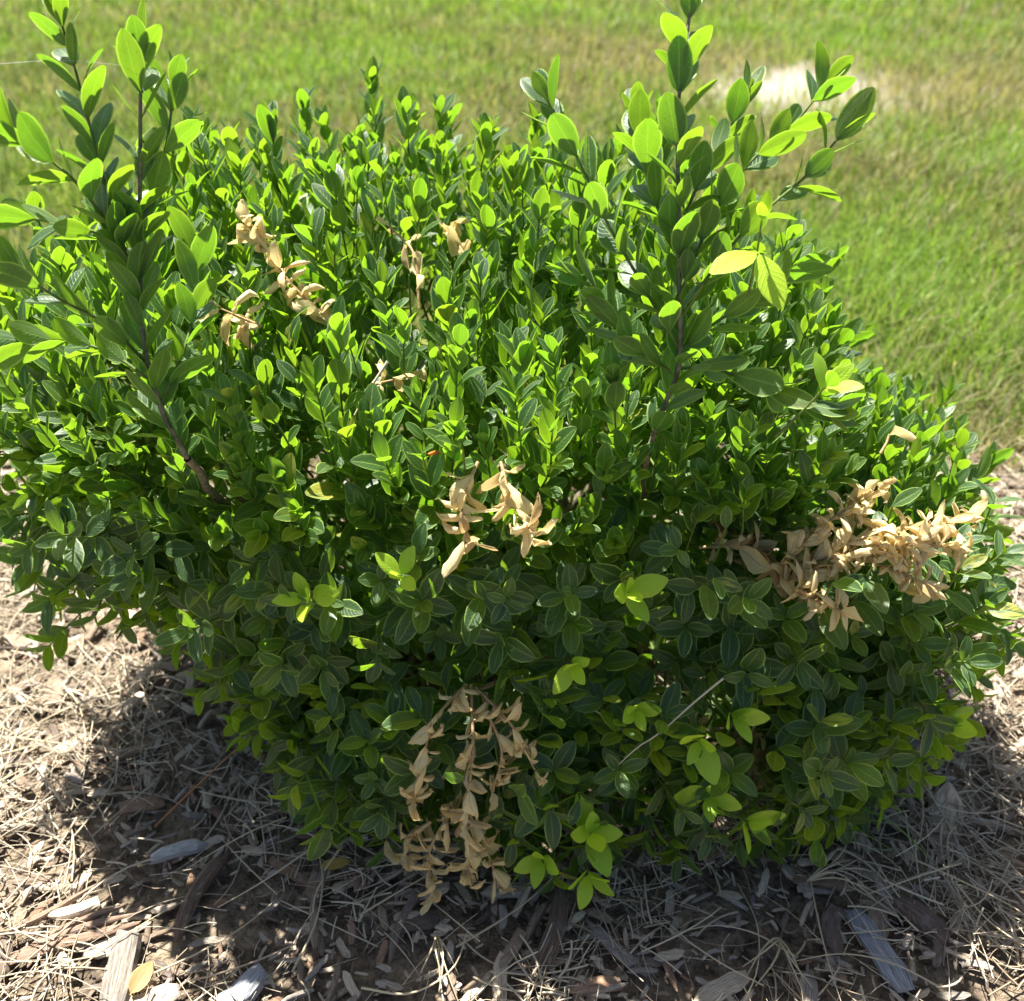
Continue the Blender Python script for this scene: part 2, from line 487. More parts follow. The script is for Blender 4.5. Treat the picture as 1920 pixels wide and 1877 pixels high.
q = np.stack([(q[:, :, 0] * np.cos(a) - q[:, :, 1] * np.sin(a)) * L, (q[:, :, 0] * np.sin(a) + q[:, :, 1] * np.cos(a)) * L, np.abs(q[:, :, 2]) * L], -1)
t = unit(q[:, -1] - q[:, 0]); sd_ = np.stack([-t[:, 1], t[:, 0], 0 * t[:, 0]], 1)[:, None]; r = (.00022 + .0008 * R.rand(n) ** 2.5)[:, None, None]
q = q + np.stack([X, Y, relief(X, Y) + R.uniform(-.002, .007, n)], 1)[:, None]
q[:, :, 2] += R.normal(0, .08, n)[:, None] * np.linspace(-1, 1, 6) * L
V = np.stack([q - sd_ * r, q + sd_ * r, q + np.array((0, 0, 1.0)) * r * .9], 2).reshape(-1, 3)
c = np.where(R.rand(n)[:, None] < .72, np.array((0.68, 0.59, 0.43)), np.array((.44, .34, .23))) * R.uniform(.7, 1.2, n)[:, None]
strw.add(V, (TRI[None] + (np.arange(n) * 18)[:, None, None]).reshape(-1, 4), tint=np.repeat(c, 18, 0))
link("straw", strw.mesh("straw", M_STRAW), kind="stuff", label="dry grass clippings scattered over the wood mulch", category="straw")

# larger chips, each one a thing
TONE = {"grey": "weathered grey wood chip", "brown": "brown wood chip", "red": "reddish brown bark chip", "pale": "pale tan wood chip", "dark": "dark brown bark chip"}
chip_mesh = {}
for k, c in WOODS.items():
    for i in range(6):
        V, F, A = chip_arrays(R, 1, R.uniform(.13, .22) if i < 3 else R.uniform(.30, .46), R.uniform(.08, .16), i % 2 == 0)
        chip_mesh[k, i] = np_mesh("wood_chip", V, F, M_WOOD, {"tint": np.broadcast_to(np.array(c) * R.uniform(.85, 1.15), (len(V), 3)), "luv": A + (0, 0, i * 7)}, False)
placed = []
def put_chip(kind, i, x, y, L, az, tilt=0.0):
    o = link("wood_chip", chip_mesh[kind, i])
    o.location = (x, y, relief(x, y) - .003)
    o.rotation_euler = (tilt, R.normal(0, .08), az); o.scale = (L, L, L)
    shape = "long narrow " if i < 3 else "short broad "
    where = "in open sun by the reddish bark strips" if x < -.27 else ("in sun by the pale bark slab" if x > .34 else
            ("in shade at the shrub's skirt" if y > -.262 else "in the shrub's front shadow"))
    o["label"] = shape + TONE[kind] + " " + where; o["category"] = "wood chip"; o["group"] = shape + kind + " chips " + where
    return o
tries = 0
while len(placed) < 120 and tries < 6000:
    tries += 1
    x = R.uniform(-.72, .72); y = R.uniform(-.36, .30)
    if abs(x) < .24 and y > -.22: continue
    L = R.uniform(.020, .042)
    if any((x - a) ** 2 + (y - b) ** 2 < ((L + l) * .42) ** 2 for a, b, l in placed): continue
    placed.append((x, y, L))
    put_chip(("grey", "brown", "red", "pale", "dark")[R.choice(5, p=(.26, .22, .1, .28, .14))], R.randint(6), x, y, L, R.uniform(0, 6.28), R.normal(0, .06))

def hero_chip(name, label, cat, kind_col, x, y, z, L, W, H, rot, seed, split=True, grain=1.0):
    rng = np.random.RandomState(seed)
    V, F, A = chip_arrays(rng, L, W, H, split)
    me = np_mesh(name, V, F, M_WOOD, {"tint": np.broadcast_to(np.array(kind_col), (len(V), 3)), "luv": A * (grain, 1, 1) + (0, 0, seed)}, False)
    o = link(name, me, label=label, category=cat)
    o.location = (x, y, z - .0035 + relief(x, y)); o.rotation_euler = rot
    return o
hero_chip("bark_slab", "broad pale tan bark slab tilted up in the sun at the shrub's edge", "bark", (.62, .50, .36), .352, -.205, .0, .060, .026, .006, (.30, .1, -.35), 1, grain=.3)
hero_chip("wood_splinter", "long dark brown wood splinter split at one end, below the brightest lime sprouts", "wood chip", (.20, .14, .10), .030, -.306, .0, .088, .016, .009, (.05, 0, -.36), 2)
hero_chip("wood_splinter", "long blue grey weathered wood splinter with fine grain", "wood chip", (.36, .37, .40), .262, -.316, .0, .062, .019, .009, (-.06, 0, .30), 3, False)
hero_chip("bark_chip", "stubby dark bark stick beside the blue grey splinter", "bark", (.17, .12, .095), .300, -.296, .0, .042, .015, .011, (0, .1, .72), 4, False)
hero_chip("bark_chip", "stubby dark bark stick between the two ends of a grey stick pair", "bark", (.18, .135, .11), .232, -.300, .0, .036, .014, .011, (0, 0, -.2), 5, False)
hero_chip("wood_splinter", "tapered grey brown splinter lying slantwise beside the long dark splinter", "wood chip", (.36, .31, .27), .072, -.306, .0, .046, .011, .006, (0, 0, .75), 6)
hero_chip("twig_stick", "thin straight brown stick slanting out from under the shrub", "stick", (.24, .20, .16), -.082, -.291, .0, .062, .007, .006, (.05, 0, -.35), 7)
hero_chip("wood_block", "thick weathered grey wood block with a cracked end", "wood chip", (.30, .27, .23), -.275, -.335, .0, .055, .021, .012, (0, 0, .10), 8, False)
hero_chip("wood_block", "blue grey frayed wood block lying in the shade", "wood chip", (.46, .48, .52), -.190, -.345, .0, .040, .020, .010, (0, .1, -.7), 9, False)
hero_chip("wood_splinter", "white weathered splinter with one end in the sun", "wood chip", (.60, .60, .60), -.262, -.232, .0, .044, .011, .008, (0, 0, -1.25), 10)
hero_chip("bark_strip", "fibrous dark bark strip standing on edge along the shadow line", "bark", (.20, .14, .10), -.240, -.268, .0, .075, .012, .016, (.05, .3, -.30), 11)
STRIP = ("longest of the reddish bark strips lying side by side, curving most", "reddish bark strip resting against the longest one", "thin reddish bark strip between its two longer neighbours", "outermost thin reddish bark strip of the bundle")
for i, (dx, dy, L, W) in enumerate(((0, 0, .115, .008), (.004, .009, .09, .006), (.008, .017, .075, .0045), (-.012, .024, .07, .005))):
    hero_chip("bark_strip", STRIP[i], "bark", (.36, .25, .18), -.330 + dx, -.316 + dy, .001 * i, L, W, .005, (.03 * i, .1, -1.22 + .07 * i), 20 + i)

def straw_thing(name, label, pts, r, col, cat="dry grass", group=None, n=14, mat=None):
    p, _ = spline(pts, n)
    V, F = tube(p, np.linspace(r, r * .45, n), 5)
    o = link(name, np_mesh(name, V, F, mat or M_STRAW, {"tint": np.broadcast_to(np.array(col), (len(V), 3))}), label=label, category=cat)
    if group: o["group"] = group
    return o
k = 0
while k < 46:
    x = R.uniform(-.42, .42); y = R.uniform(-.36, -.05)
    if abs(x) < .28 and y > -.22: continue
    a = R.uniform(0, 6.28); L = R.uniform(.05, .11); c = R.normal(0, .5)
    z = .006 + relief(x, y)
    pts = [(x + L * (t - .5) * math.cos(a + c * t), y + L * (t - .5) * math.sin(a + c * t), z + .006 * math.sin(t * 3.1) + R.uniform(0, .002)) for t in np.linspace(0, 1, 4)]
    wh = "on the sunlit mulch by the reddish bark strips" if x < -.27 else ("on the sunlit mulch by the pale bark slab" if x > .33 else "on the shaded mulch in front of the shrub")
    bd = "curved" if abs(c) > .35 else "straight"
    straw_thing("loose_straw", bd + " pale dry grass straw lying loose " + wh, pts, R.uniform(.0006, .0010), np.array((.62, .52, .34)) * R.uniform(.8, 1.1), "straw", group=bd + " straws " + wh)
    k += 1

def tuft(name, label, x, y, az, spread, n, L, rng):
    e = bpy.data.objects.new(name, None); COL.objects.link(e); e.location = (x, y, relief(x, y))
    e["label"] = label; e["category"] = "dry grass"
    for i in range(n):
        a = az + rng.uniform(-spread, spread); l = L * rng.uniform(.6, 1.1); c = rng.normal(0, .4)
        pts = [(l * t * math.cos(a + c * t), l * t * math.sin(a + c * t), .003 + .012 * math.sin(t * 3)) for t in np.linspace(0, 1, 4)]
        p, _ = spline(pts, 9); V, F = tube(p, np.linspace(.0010, .0004, 9), 4)
        link("dry_blade", np_mesh("dry_blade", V, F, M_STRAW, {"tint": np.broadcast_to(np.array((.62, .52, .33)) * rng.uniform(.8, 1.1), (len(V), 3))}), e)
rg = np.random.RandomState(4)
tuft("dry_grass_tuft", "dry straw tuft fanning downward from a pale stalk below the withered sprig", -.055, -.305, -1.35, .30, 5, .05, rg)
tuft("dry_grass_tuft", "dry straw tuft spreading beside the blue grey splinter", .195, -.305, -1.9, .7, 7, .045, rg)
tuft("dry_grass_tuft", "pale straw broom with its blades spread sideways across dark bark", .225, -.262, .15, .35, 9, .055, rg)

# ------------------------------------------------------------------ leaf shapes
def leaf_arrays(rng, wide=.5, point=.8, fold=.22, bend=.18, ns=8, curl=0.0, twist=0.0, bl=.68):
    """unit leaf along +Y from the origin, adaxial side +Z"""
    U = np.array((-1, -.88, -.45, 0, .45, .88, 1)); nu = len(U)
    ts = np.array((0, .05, .16, .32, .50, .68, .84, .945, 1.0)) if ns >= 8 else np.array((0, .07, .28, .52, .76, .93, 1.0))
    V = []; A = []
    wob = rng.normal(0, .02, len(ts))
    for i, t in enumerate(ts):
        tt = max(0, (t - .05) / .95)
        w = (math.sin(math.pi * tt ** point) ** bl if 0 < tt < 1 else 0) * wide * .5
        if t <= .05: w = .022
        if t == 1.0: w = .028
        for u in U:
            if curl:
                th = u * curl * (0.6 + .4 * math.sin(t * 3.1))
                r = w / max(curl, .01) * 1.0
                x, z = r * math.sin(th) , r * (1 - math.cos(th))
            else:
                x = u * w; z = fold * w * abs(u) ** 1.3 - .10 * w * max(0, abs(u) - .8) * 5
            a = twist * t
            x, z = x * math.cos(a) - z * math.sin(a), x * math.sin(a) + z * math.cos(a)
            # bend along the length
            if abs(bend) > 1e-3:
                rr = 1 / (2 * bend); ph = t / rr
                yy = rr * math.sin(ph) - z * -math.sin(ph) * -1; zz = -(rr - rr * math.cos(ph)) + z * math.cos(ph)
            else:
                yy, zz = t, z
            notch = -.018 if (t == 1.0 and u == 0) else 0
            V.append((x + (wob[-1 - i] * 1.5 if curl else 0), yy + notch, zz + wob[i] * (w if not curl else 1.2))); A.append((u, t, 0))
    F = [(i * nu + j, i * nu + j + 1, (i + 1) * nu + j + 1, (i + 1) * nu + j) for i in range(len(ts) - 1) for j in range(nu - 1)]
    return np.array(V), np.array(F, np.int32), np.array(A)

rl = np.random.RandomState(3)
NV = 14
LEAF = [leaf_arrays(rl, rl.uniform(.44, .56), rl.uniform(1.02, 1.34), rl.uniform(.12, .4), rl.uniform(-.08, .30), bl=rl.uniform(.48, .70)) for _ in range(NV)]
LEAF_LO = [leaf_arrays(rl, rl.uniform(.38, .52), rl.uniform(.88, 1.18), rl.uniform(.2, .55), rl.uniform(-.05, .30), ns=6, bl=rl.uniform(.50, .70)) for _ in range(NV)]
NY = 4
YLEAF = [leaf_arrays(rl, rl.uniform(.46, .56), rl.uniform(.82, .98), rl.uniform(.1, .3), rl.uniform(.05, .25)) for _ in range(NY)]
ND = 12
DLEAF = [leaf_arrays(rl, rl.uniform(.55, .72), rl.uniform(.85, 1.1), 0, rl.choice([-1, 1]) * rl.uniform(.3, .9), curl=rl.uniform(1.2, 2.1), twist=rl.normal(0, 1.0), bl=.55) if i % 2 else
         leaf_arrays(rl, rl.uniform(.55, .7), rl.uniform(.85, 1.1), 0, rl.choice([-1, 1]) * rl.uniform(.8, 2.0), curl=rl.uniform(2.0, 3.1), twist=rl.normal(0, 1.5), bl=.5) for i in range(ND)]

def frame(T, Rr, alpha, roll):
    """leaf frame: columns width, length, adaxial normal"""
    L = math.cos(alpha) * T + math.sin(alpha) * Rr
    N = -math.cos(alpha) * Rr + math.sin(alpha) * T
    X = np.cross(L, N)
    c, s = math.cos(roll), math.sin(roll)
    X2 = c * X + s * N; N2 = -s * X + c * N
    return np.stack([X2, L, N2], 1)

leaves = []        # (pos, frame, size, variant, dust, tag)
twigs = Merge()
def grow(path_pts, size, spacing, a_tip, a_base, dust, tag, rng, stem_r=.0011, bare=0.0, n_max=40, tips=True, out=None, sink=None, az0=None):
    n = 26
    p, L = spline(path_pts, n)
    V, F = tube(p, np.linspace(stem_r, stem_r * .55, n), 5)
    (sink if sink is not None else twigs).add(V, F)
    T = unit(np.gradient(p, axis=0)); S = np.linspace(0, L, n)
    az = rng.uniform(0, 3.14) if az0 is None else az0
    ref = unit(np.cross(T[-1], (0.2, .1, 1) if abs(T[-1][2]) < .9 else (0, 1, 0)))
    s = L; k = 0
    res = out if out is not None else leaves
    while s > L * bare and k < n_max:
        pos = np.array([np.interp(s, S, p[:, j]) for j in range(3)])
        t = unit(np.array([np.interp(s, S, T[:, j]) for j in range(3)]))
        u = unit(ref - t * (ref @ t)); w = np.cross(t, u)
        f = min(1.0, k / 3.0)
        al = a_tip + (a_base - a_tip) * f
        sz = size * (.74 + .26 * min(1, k / 1.5)) if tips else size
        for sgn in (0, math.pi):
            if rng.rand() < (.13 if tag == 'shoot' else .05): continue
            a = az + sgn + rng.normal(0, .16)
            rr = math.cos(a) * u + math.sin(a) * w
            res.append((pos, frame(t, rr, al + rng.normal(0, .13), rng.normal(0, .18)), sz * rng.uniform(.72, 1.14), rng.randint(NV), dust, tag))
        az += math.pi / 2 + rng.normal(0, .12)
        s -= spacing * (.45 + .55 * min(1, k / 2.5)) * (rng.uniform(.7, 1.45) if tag == 'shoot' else rng.uniform(.85, 1.15)); k += 1

# ------------------------------------------------------------------ the shrub's mass: lobes that the shoot tips fill
LOBES = [  # centre, radii
    ((-.04, .035, .20), (.275, .215, .185)),
    ((-.240, .0, .258), (.158, .165, .132)),
    ((.11, .02, .215), (.155, .205, .170)),
    ((.214, -.050, .148), (.155, .160, .136)),
    ((.065, -.115, .085), (.270, .145, .088)),
    ((-.08, -.060, .215), (.195, .142, .163)),
    ((.10, -.055, .200), (.160, .138, .160)),
    ((-.15, .10, .315), (.185, .14, .115)),
    ((.05, .09, .29), (.155, .14, .125)),
]
PW = 2.9
def lobe_f(p, c, r):
    return (np.abs((p - np.array(c)) / np.array(r)) ** PW).sum(-1)
def sample_surface(n, rng, mind, shrink=1.0, inner=.93):
    pts = []; nrm = []
    area = [r[0] * r[1] + r[1] * r[2] + r[0] * r[2] for c, r in LOBES]; area = np.array(area) / sum(area)
    cell = {}
    for _ in range(n):
        i = rng.choice(len(LOBES), p=area); c, r = LOBES[i]; c = np.array(c); r = np.array(r) * shrink
        d = unit(rng.normal(0, 1, 3)) ; d = unit(d * r)
        q = d / r; k = (np.abs(q) ** PW).sum() ** (-1 / PW)
        p = c + d * k
        if p[2] < .014: continue
        if any(j != i and lobe_f(p, cj, np.array(rj) * shrink) < inner for j, (cj, rj) in enumerate(LOBES)): continue
        key = tuple((p // mind).astype(int)); ok = True
        for a in (-1, 0, 1):
            for b in (-1, 0, 1):
                for e in (-1, 0, 1):
                    for o in cell.get((key[0] + a, key[1] + b, key[2] + e), ()):
                        if ((pts[o] - p) ** 2).sum() < mind * mind: ok = False
        if not ok: continue
        g = np.sign(p - c) * np.abs((p - c) / r) ** (PW - 1) / r
        cell.setdefault(key, []).append(len(pts)); pts.append(p); nrm.append(unit(g))
    return np.array(pts), np.array(nrm)

rs = np.random.RandomState(21)
PT, NM = sample_surface(18000, rs, .0215)
for p, nrm in zip(PT, NM):
    z = p[2]
    topness = np.clip((nrm[2] - .1) / .6, 0, 1)
    upw = 1.5 * topness + (.35 if z > .2 else .05)
    d = unit(nrm * (1.0 - .35 * topness) + np.array((0, 0, upw)) + rs.normal(0, .20, 3))
    if z < .13: d = unit(d + np.array((0, 0, -.30 * rs.rand())))
    if p[1] > .10 and rs.rand() < .25: continue
    gap = math.sin(p[0] * 41 + 1.1) * math.sin(p[2] * 47 + p[1] * 23 + .7) + .6 * math.sin(p[0] * 83 + p[2] * 61 + 2.0)
    if z < .30 and nrm[2] < .5 and gap > .92: continue
    sprig = nrm[1] < -.3 and .17 < z < .34 and rs.rand() < .16
    Ls = rs.uniform(.085, .135)
    tip = p + d * (rs.normal(.006, .010) + (.03 * rs.rand() if rs.rand() < .18 else 0))
    if nrm[2] > .45:
        tall = .5 + .5 * math.sin(p[0] * 37 + .4) * math.sin(p[1] * 33 + 1.2)
        tip = tip + d * (.026 * tall ** 2 - .004 + (.035 * rs.rand() if rs.rand() < .08 else 0))
    if sprig: d = unit(d + np.array((0, -.1, .55))); tip = p + d * rs.uniform(.02, .045)
    tip[2] = max(tip[2], .012)
    base = p - unit(nrm * .9 + np.array((0, 0, .25)) + rs.normal(0, .15, 3)) * Ls
    base[2] = max(base[2], .01)
    midp = tip - d * Ls * .55
    midp[2] = max(midp[2], .012)
    front = nrm[1] < -.2 and z < .27
    a_base = rs.uniform(.95, 1.3) if (front or z < .2) else rs.uniform(.28, .52)
    a_tip = .75 if front else .30
    dust = (.9 if front else .25) * rs.uniform(.3, 1)
    grow([base, midp, tip], rs.uniform(.0230, .0315) * (1.08 if front else 1), rs.uniform(.0115, .0155), a_tip, a_base, dust, 'body', rs, bare=.22)
PT2, NM2 = sample_surface(4000, rs, .036, .80)
for p, nrm in zip(PT2, NM2):
    d = unit(nrm + np.array((0, 0, .3)) + rs.normal(0, .35, 3))
    tip = p; base = p - d * .07; base[2] = max(base[2], .01)
    grow([base, (base + tip) / 2 + rs.normal(0, .004, 3), tip], .032, .020, .6, 1.1, .5, 'inner', rs, bare=.3)

# long vigorous shoots rising above the clipped mass
SHOOTS_LEFT = [
    [(-.204, -.183, .337), (-.214, -.181, .374), (-.219, -.168, .418), (-.217, -.151, .457), (-.213, -.128, .506), (-.209, -.101, .56)],
    [(-.218, -.161, .435), (-.226, -.152, .474), (-.233, -.138, .509), (-.242, -.117, .546), (-.25, -.102, .576)],
    [(-.217, -.142, .47), (-.207, -.117, .496), (-.203, -.095, .517), (-.201, -.08, .538)],
    [(-.223, -.154, .462), (-.241, -.152, .498), (-.257, -.152, .516), (-.272, -.153, .532)],
    [(-.217, -.172, .395), (-.238, -.17, .422), (-.262, -.17, .439), (-.285, -.169, .458)],
    [(-.217, -.173, .385), (-.246, -.161, .4), (-.272, -.158, .406), (-.302, -.158, .406)],
    [(-.217, -.155, .452), (-.237, -.149, .469), (-.257, -.155, .478), (-.282, -.161, .486)],
    [(-.214, -.181, .374), (-.201, -.149, .401), (-.198, -.12, .424), (-.203, -.095, .449)]]
SHOOTS_RIGHT = [
    [(.088, -.164, .329), (.096, -.163, .364), (.102, -.165, .395), (.1, -.144, .441), (.097, -.127, .49), (.096, -.105, .529), (.102, -.078, .575)],
    [(.101, -.16, .403), (.077, -.146, .439), (.056, -.135, .471), (.04, -.125, .502), (.021, -.109, .533)],
    [(.1, -.152, .431), (.117, -.13, .469), (.138, -.115, .498), (.165, -.105, .52), (.182, -.093, .538)],
    [(.101, -.155, .418), (.123, -.143, .451), (.146, -.136, .477), (.173, -.127, .499), (.192, -.117, .522)],
    [(.099, -.142, .453), (.086, -.118, .477), (.078, -.101, .501), (.075, -.087, .52)],
    [(.098, -.137, .468), (.115, -.107, .493), (.133, -.081, .511), (.141, -.072, .524)],
    [(.101, -.161, .4), (.126, -.15, .416), (.149, -.142, .427), (.169, -.131, .442)],
    [(.1, -.163, .39), (.124, -.163, .39), (.156, -.175, .382), (.188, -.182, .372)],
    [(.099, -.16, .385), (.071, -.158, .406), (.055, -.142, .427), (.039, -.135, .437)]]

shrub = bpy.data.objects.new("boxwood_shrub", None)
COL.objects.link(shrub)
shrub["label"] = "rounded green boxwood shrub with patches of withered tan leaves"
shrub["category"] = "shrub"

rsh = np.random.RandomState(8)
shoot_leaves = []
for grp in (SHOOTS_LEFT, SHOOTS_RIGHT):
    for i, pts in enumerate(grp):
        sk = Merge(); out = []
        main = i == 0
        grow(pts, rsh.uniform(.0285, .0325), .0112, .24, .56, .35, 'shoot', rsh, stem_r=.0018 if main else .0012, bare=.02 if main else .04, out=out, sink=sk)
        so = link("long_shoot", sk.mesh("long_shoot", M_BARK if main else M_GREENSTEM), shrub)
        shoot_leaves.append((so, out))

# main woody stems from the root
rb = np.random.RandomState(17)
roots = [(-.05, .02), (.04, -.01), (0, .05), (-.01, -.03), (.07, .03), (-.09, -.01)]
targets = [(-.24, -.06, .30), (-.204, -.183, .337), (.088, -.164, .329), (.22, -.02, .22), (.02, .12, .32), (-.14, .08, .32), (.12, .08, .31), (.26, -.08, .13), (-.30, .02, .24), (-.03, -.12, .20)]
for i, t in enumerate(targets):
    x, y = roots[i % 6]
    m = np.array((t[0] * .8 + x * .2, t[1] * .55 + y * .2, t[2] - .13)) + rb.normal(0, .008, 3)
    p, _ = spline([(x, y, -.02), m, t], 22)
    p[1:-1] += rb.normal(0, .0012, (20, 3))
    V, F = tube(p, np.linspace(.0075, .0026, 22), 8)
    link("branch", np_mesh("branch", V, F, M_BARK), shrub)

# where twigs have withered: path, leaf spacing, leaf size, share of brown leaves, leaves per node, label
def lift(pts, d):
    return [tuple(np.array(p) + d) for p in pts]
TAN = "withered twig with curled tan leaves"
BIG = "sun bleached withered twig of the large tan patch"
LOW = "withered twig hanging low with tightly curled tan leaves"
DEADS = [
    (lift([(-.123, -.04, .363), (-.154, -.031, .393), (-.184, -.007, .426)], (.0, -.020, .002)), .0060, .0225, .05, 3, "bleached withered sprig standing among the sunlit top shoots"),
    (lift([(-.172, -.065, .38), (-.197, -.067, .394)], (0, -.016, -.002)), .010, .027, 0, 2, TAN),
    (lift([(-.068, -.012, .368), (-.072, .011, .4), (-.092, .042, .409)], (0, -.018, .0)), .030, .024, .2, 2, TAN),
    (lift([(-.037, .038, .385), (-.048, .057, .395)], (0, -.012, .002)), .013, .026, .1, 2, TAN),
    (lift([(-.021, -.164, .329), (-.031, -.187, .315), (-.027, -.208, .303)], (0, -.026, .010)), .0095, .0235, .15, 3, TAN),
    (lift([(-.007, -.164, .329), (.0, -.187, .315), (.012, -.206, .306)], (0, -.026, .010)), .0095, .0235, .4, 3, TAN),
    ([(.257, -.124, .302), (.261, -.12, .308), (.263, -.116, .312)], .02, .028, 0, 1, TAN),
    ([(-.096, -.113, .350), (-.081, -.111, .353)], .010, .022, .4, 2, TAN),
    ([(.154, -.193, .096), (.183, -.193, .096), (.194, -.205, .057)], .012, .026, .9, 2, "brown withered twig deep in the shaded lower branches"),
    (lift([(.132, -.134, .234), (.169, -.142, .24), (.184, -.153, .225)], (0, -.022, .01)), .010, .026, .9, 3, "brown shaded withered twig beside the large tan patch"),
]
for p in ([(.179, -.15, .212), (.227, -.147, .25), (.306, -.138, .262)], [(.188, -.153, .225), (.239, -.157, .253), (.291, -.157, .253)],
          [(.18, -.148, .231), (.212, -.138, .262), (.246, -.119, .272)], [(.185, -.165, .225), (.201, -.179, .223), (.21, -.189, .226)],
          [(.242, -.156, .237), (.257, -.168, .238), (.272, -.173, .232)], [(.20, -.15, .232), (.24, -.158, .246), (.262, -.160, .262)]):
    DEADS.append((lift(p, (.004, -.032, .018)), .0058, .0210, .12, 3, BIG))
for p in ([(-.027, -.184, .165), (-.025, -.218, .135), (-.032, -.235, .078), (-.028, -.251, .03)], [(-.031, -.184, .165), (-.057, -.212, .161), (-.064, -.223, .146)],
          [(-.023, -.185, .163), (.008, -.214, .158), (.028, -.232, .133)], [(-.061, -.221, .132), (-.073, -.23, .119), (-.076, -.232, .099)],
          [(-.04, -.219, .083), (-.066, -.235, .045), (-.063, -.252, .014)], [(-.032, -.228, .088), (-.012, -.237, .042), (-.004, -.247, .018)],
          [(-.065, -.222, .062), (-.081, -.227, .055), (-.092, -.233, .03)], [(-.012, -.203, .157), (.0, -.218, .135), (-.008, -.228, .105)]):
    DEADS.append((lift([(q[0] * .8 - .007, q[1], q[2]) for q in p], (0, -.034, .006)), .0075, .0205, .10, 2, LOW))
DEAD_AT = []
for pts, _s, sz, _b, per, _l in DEADS:
    for p in spline(pts if len(pts) > 2 else [pts[0], tuple((np.array(pts[0]) + np.array(pts[1])) / 2), pts[1]], 7)[0]:
        DEAD_AT.append((*p, sz * .62)); q = unit(CAM - p); DEAD_AT.append((*(p + q * .022), sz * .75)); DEAD_AT.append((*(p + q * .045), sz * .7)); DEAD_AT.append((*(p + q * .07), sz * .55))
def cull_for_dead():
    P = np.array([l[0] + l[1][:, 1] * l[2] * .5 for l in leaves]); D = np.array(DEAD_AT)
    keep = []
    for i, p in enumerate(P):
        d2 = ((D[:, :3] - p) ** 2).sum(1)
        if (d2 > D[:, 3] ** 2).all(): keep.append(leaves[i])
    leaves[:] = keep
cull_for_dead()
# ---- which leaves show largest: a coarse depth buffer over all leaves
fwd = np.array((0, math.cos(PITCH), -math.sin(PITCH))); upv = np.array((0, math.sin(PITCH), math.cos(PITCH)))
allL = [(i, None) for i in range(len(leaves))]
POS = np.array([l[0] + l[1][:, 1] * l[2] * .55 for l in leaves]); NRM = np.array([l[1][:, 2] for l in leaves]); SZ = np.array([l[2] for l in leaves])
rel = POS - CAM; dep = rel @ fwd
sx = rel[:, 0] / dep; sy = (rel @ upv) / dep
keys = np.stack([np.floor(sx / .018), np.floor(sy / .018)], 1).astype(int)
front_depth = {}
for kx, d in zip(map(tuple, keys), dep):
    front_depth[kx] = min(front_depth.get(kx, 9), d)
facing = np.abs((NRM * unit(rel)).sum(1))
score = (SZ / dep) ** 2 * facing
inview = (np.abs(sx) < .50) & (np.abs(sy) < .49)
vis = np.array([dep[i] < front_depth[tuple(keys[i])] + .006 for i in range(len(leaves))])
score[~(inview & vis)] = 0
n_shoot = sum(len(o) for _, o in shoot_leaves)
pick = set(np.argsort(-score)[:max(0, 299 - n_shoot)].tolist())

def leaf_mesh(name, arr, mat, tint, seed):
    V, F, A = arr
    return np_mesh(name, V, F, mat, {"luv": A + (0, 0, seed), "tint": np.broadcast_to(np.array(tint), (len(V), 3))})
LM = {}
for v in range(NV):
    for dq in (0, 1, 2):
        LM[v, dq] = leaf_mesh("leaf", LEAF[v], M_LEAF, (R.rand(), R.rand(), (.15, .45, .8)[dq]), v * 5 + dq * 1.7)
def put_leaf(name, me, pos, fr, size, parent):
    o = bpy.data.objects.new(name, me); COL.objects.link(o); o.parent = parent
    m = Matrix.Identity(4)
    for a in range(3):
        for b in range(3): m[a][b] = fr[a, b] * size
        m[a][3] = pos[a]
    o.matrix_local = m
    return o
for so, out in shoot_leaves:
    for pos, fr, sz, v, du, tag in out:
        put_leaf("leaf", LM[v, 0 if du < .3 else 1], pos, fr, sz, so)
for i in sorted(pick):
    pos, fr, sz, v, du, tag = leaves[i]
    put_leaf("leaf", LM[v, 0 if du < .3 else (1 if du < .6 else 2)], pos, fr, sz, shrub)

# the rest of the foliage as one mass
bigV, bigF, bigL, bigT = [], [], [], []
off = 0
rest = [i for i in range(len(leaves)) if i not in pick]
byv = {}
for i in rest: byv.setdefault(leaves[i][3], []).append(i)
for v, ids in byv.items():
    V, F, A = LEAF_LO[v]
    P = np.array([leaves[i][0] for i in ids]); FR = np.array([leaves[i][1] for i in ids]); S = np.array([leaves[i][2] for i in ids])
    W = np.einsum('nij,vj->nvi', FR, V) * S[:, None, None] + P[:, None, :]
    n, k = len(ids), len(V)
    rnd = R.rand(n, 2); du = np.array([leaves[i][4] for i in ids])
    bigV.append(W.reshape(-1, 3)); bigF.append((F[None] + (np.arange(n) * k)[:, None, None]).reshape(-1, 4) + off)
    lu = np.repeat(A[None], n, 0).copy(); lu[:, :, 2] = R.uniform(0, 60, n)[:, None]
    bigL.append(lu.reshape(-1, 3)); bigT.append(np.repeat(np.concatenate([rnd, du[:, None]], 1), k, 0)); off += n * k
link("foliage", np_mesh("foliage", np.concatenate(bigV), np.concatenate(bigF), M_LEAF, {"luv": np.concatenate(bigL), "tint": np.concatenate(bigT)}), shrub, kind="stuff")
link("twigs", twigs.mesh("twigs", M_GREENSTEM), shrub, kind="stuff")

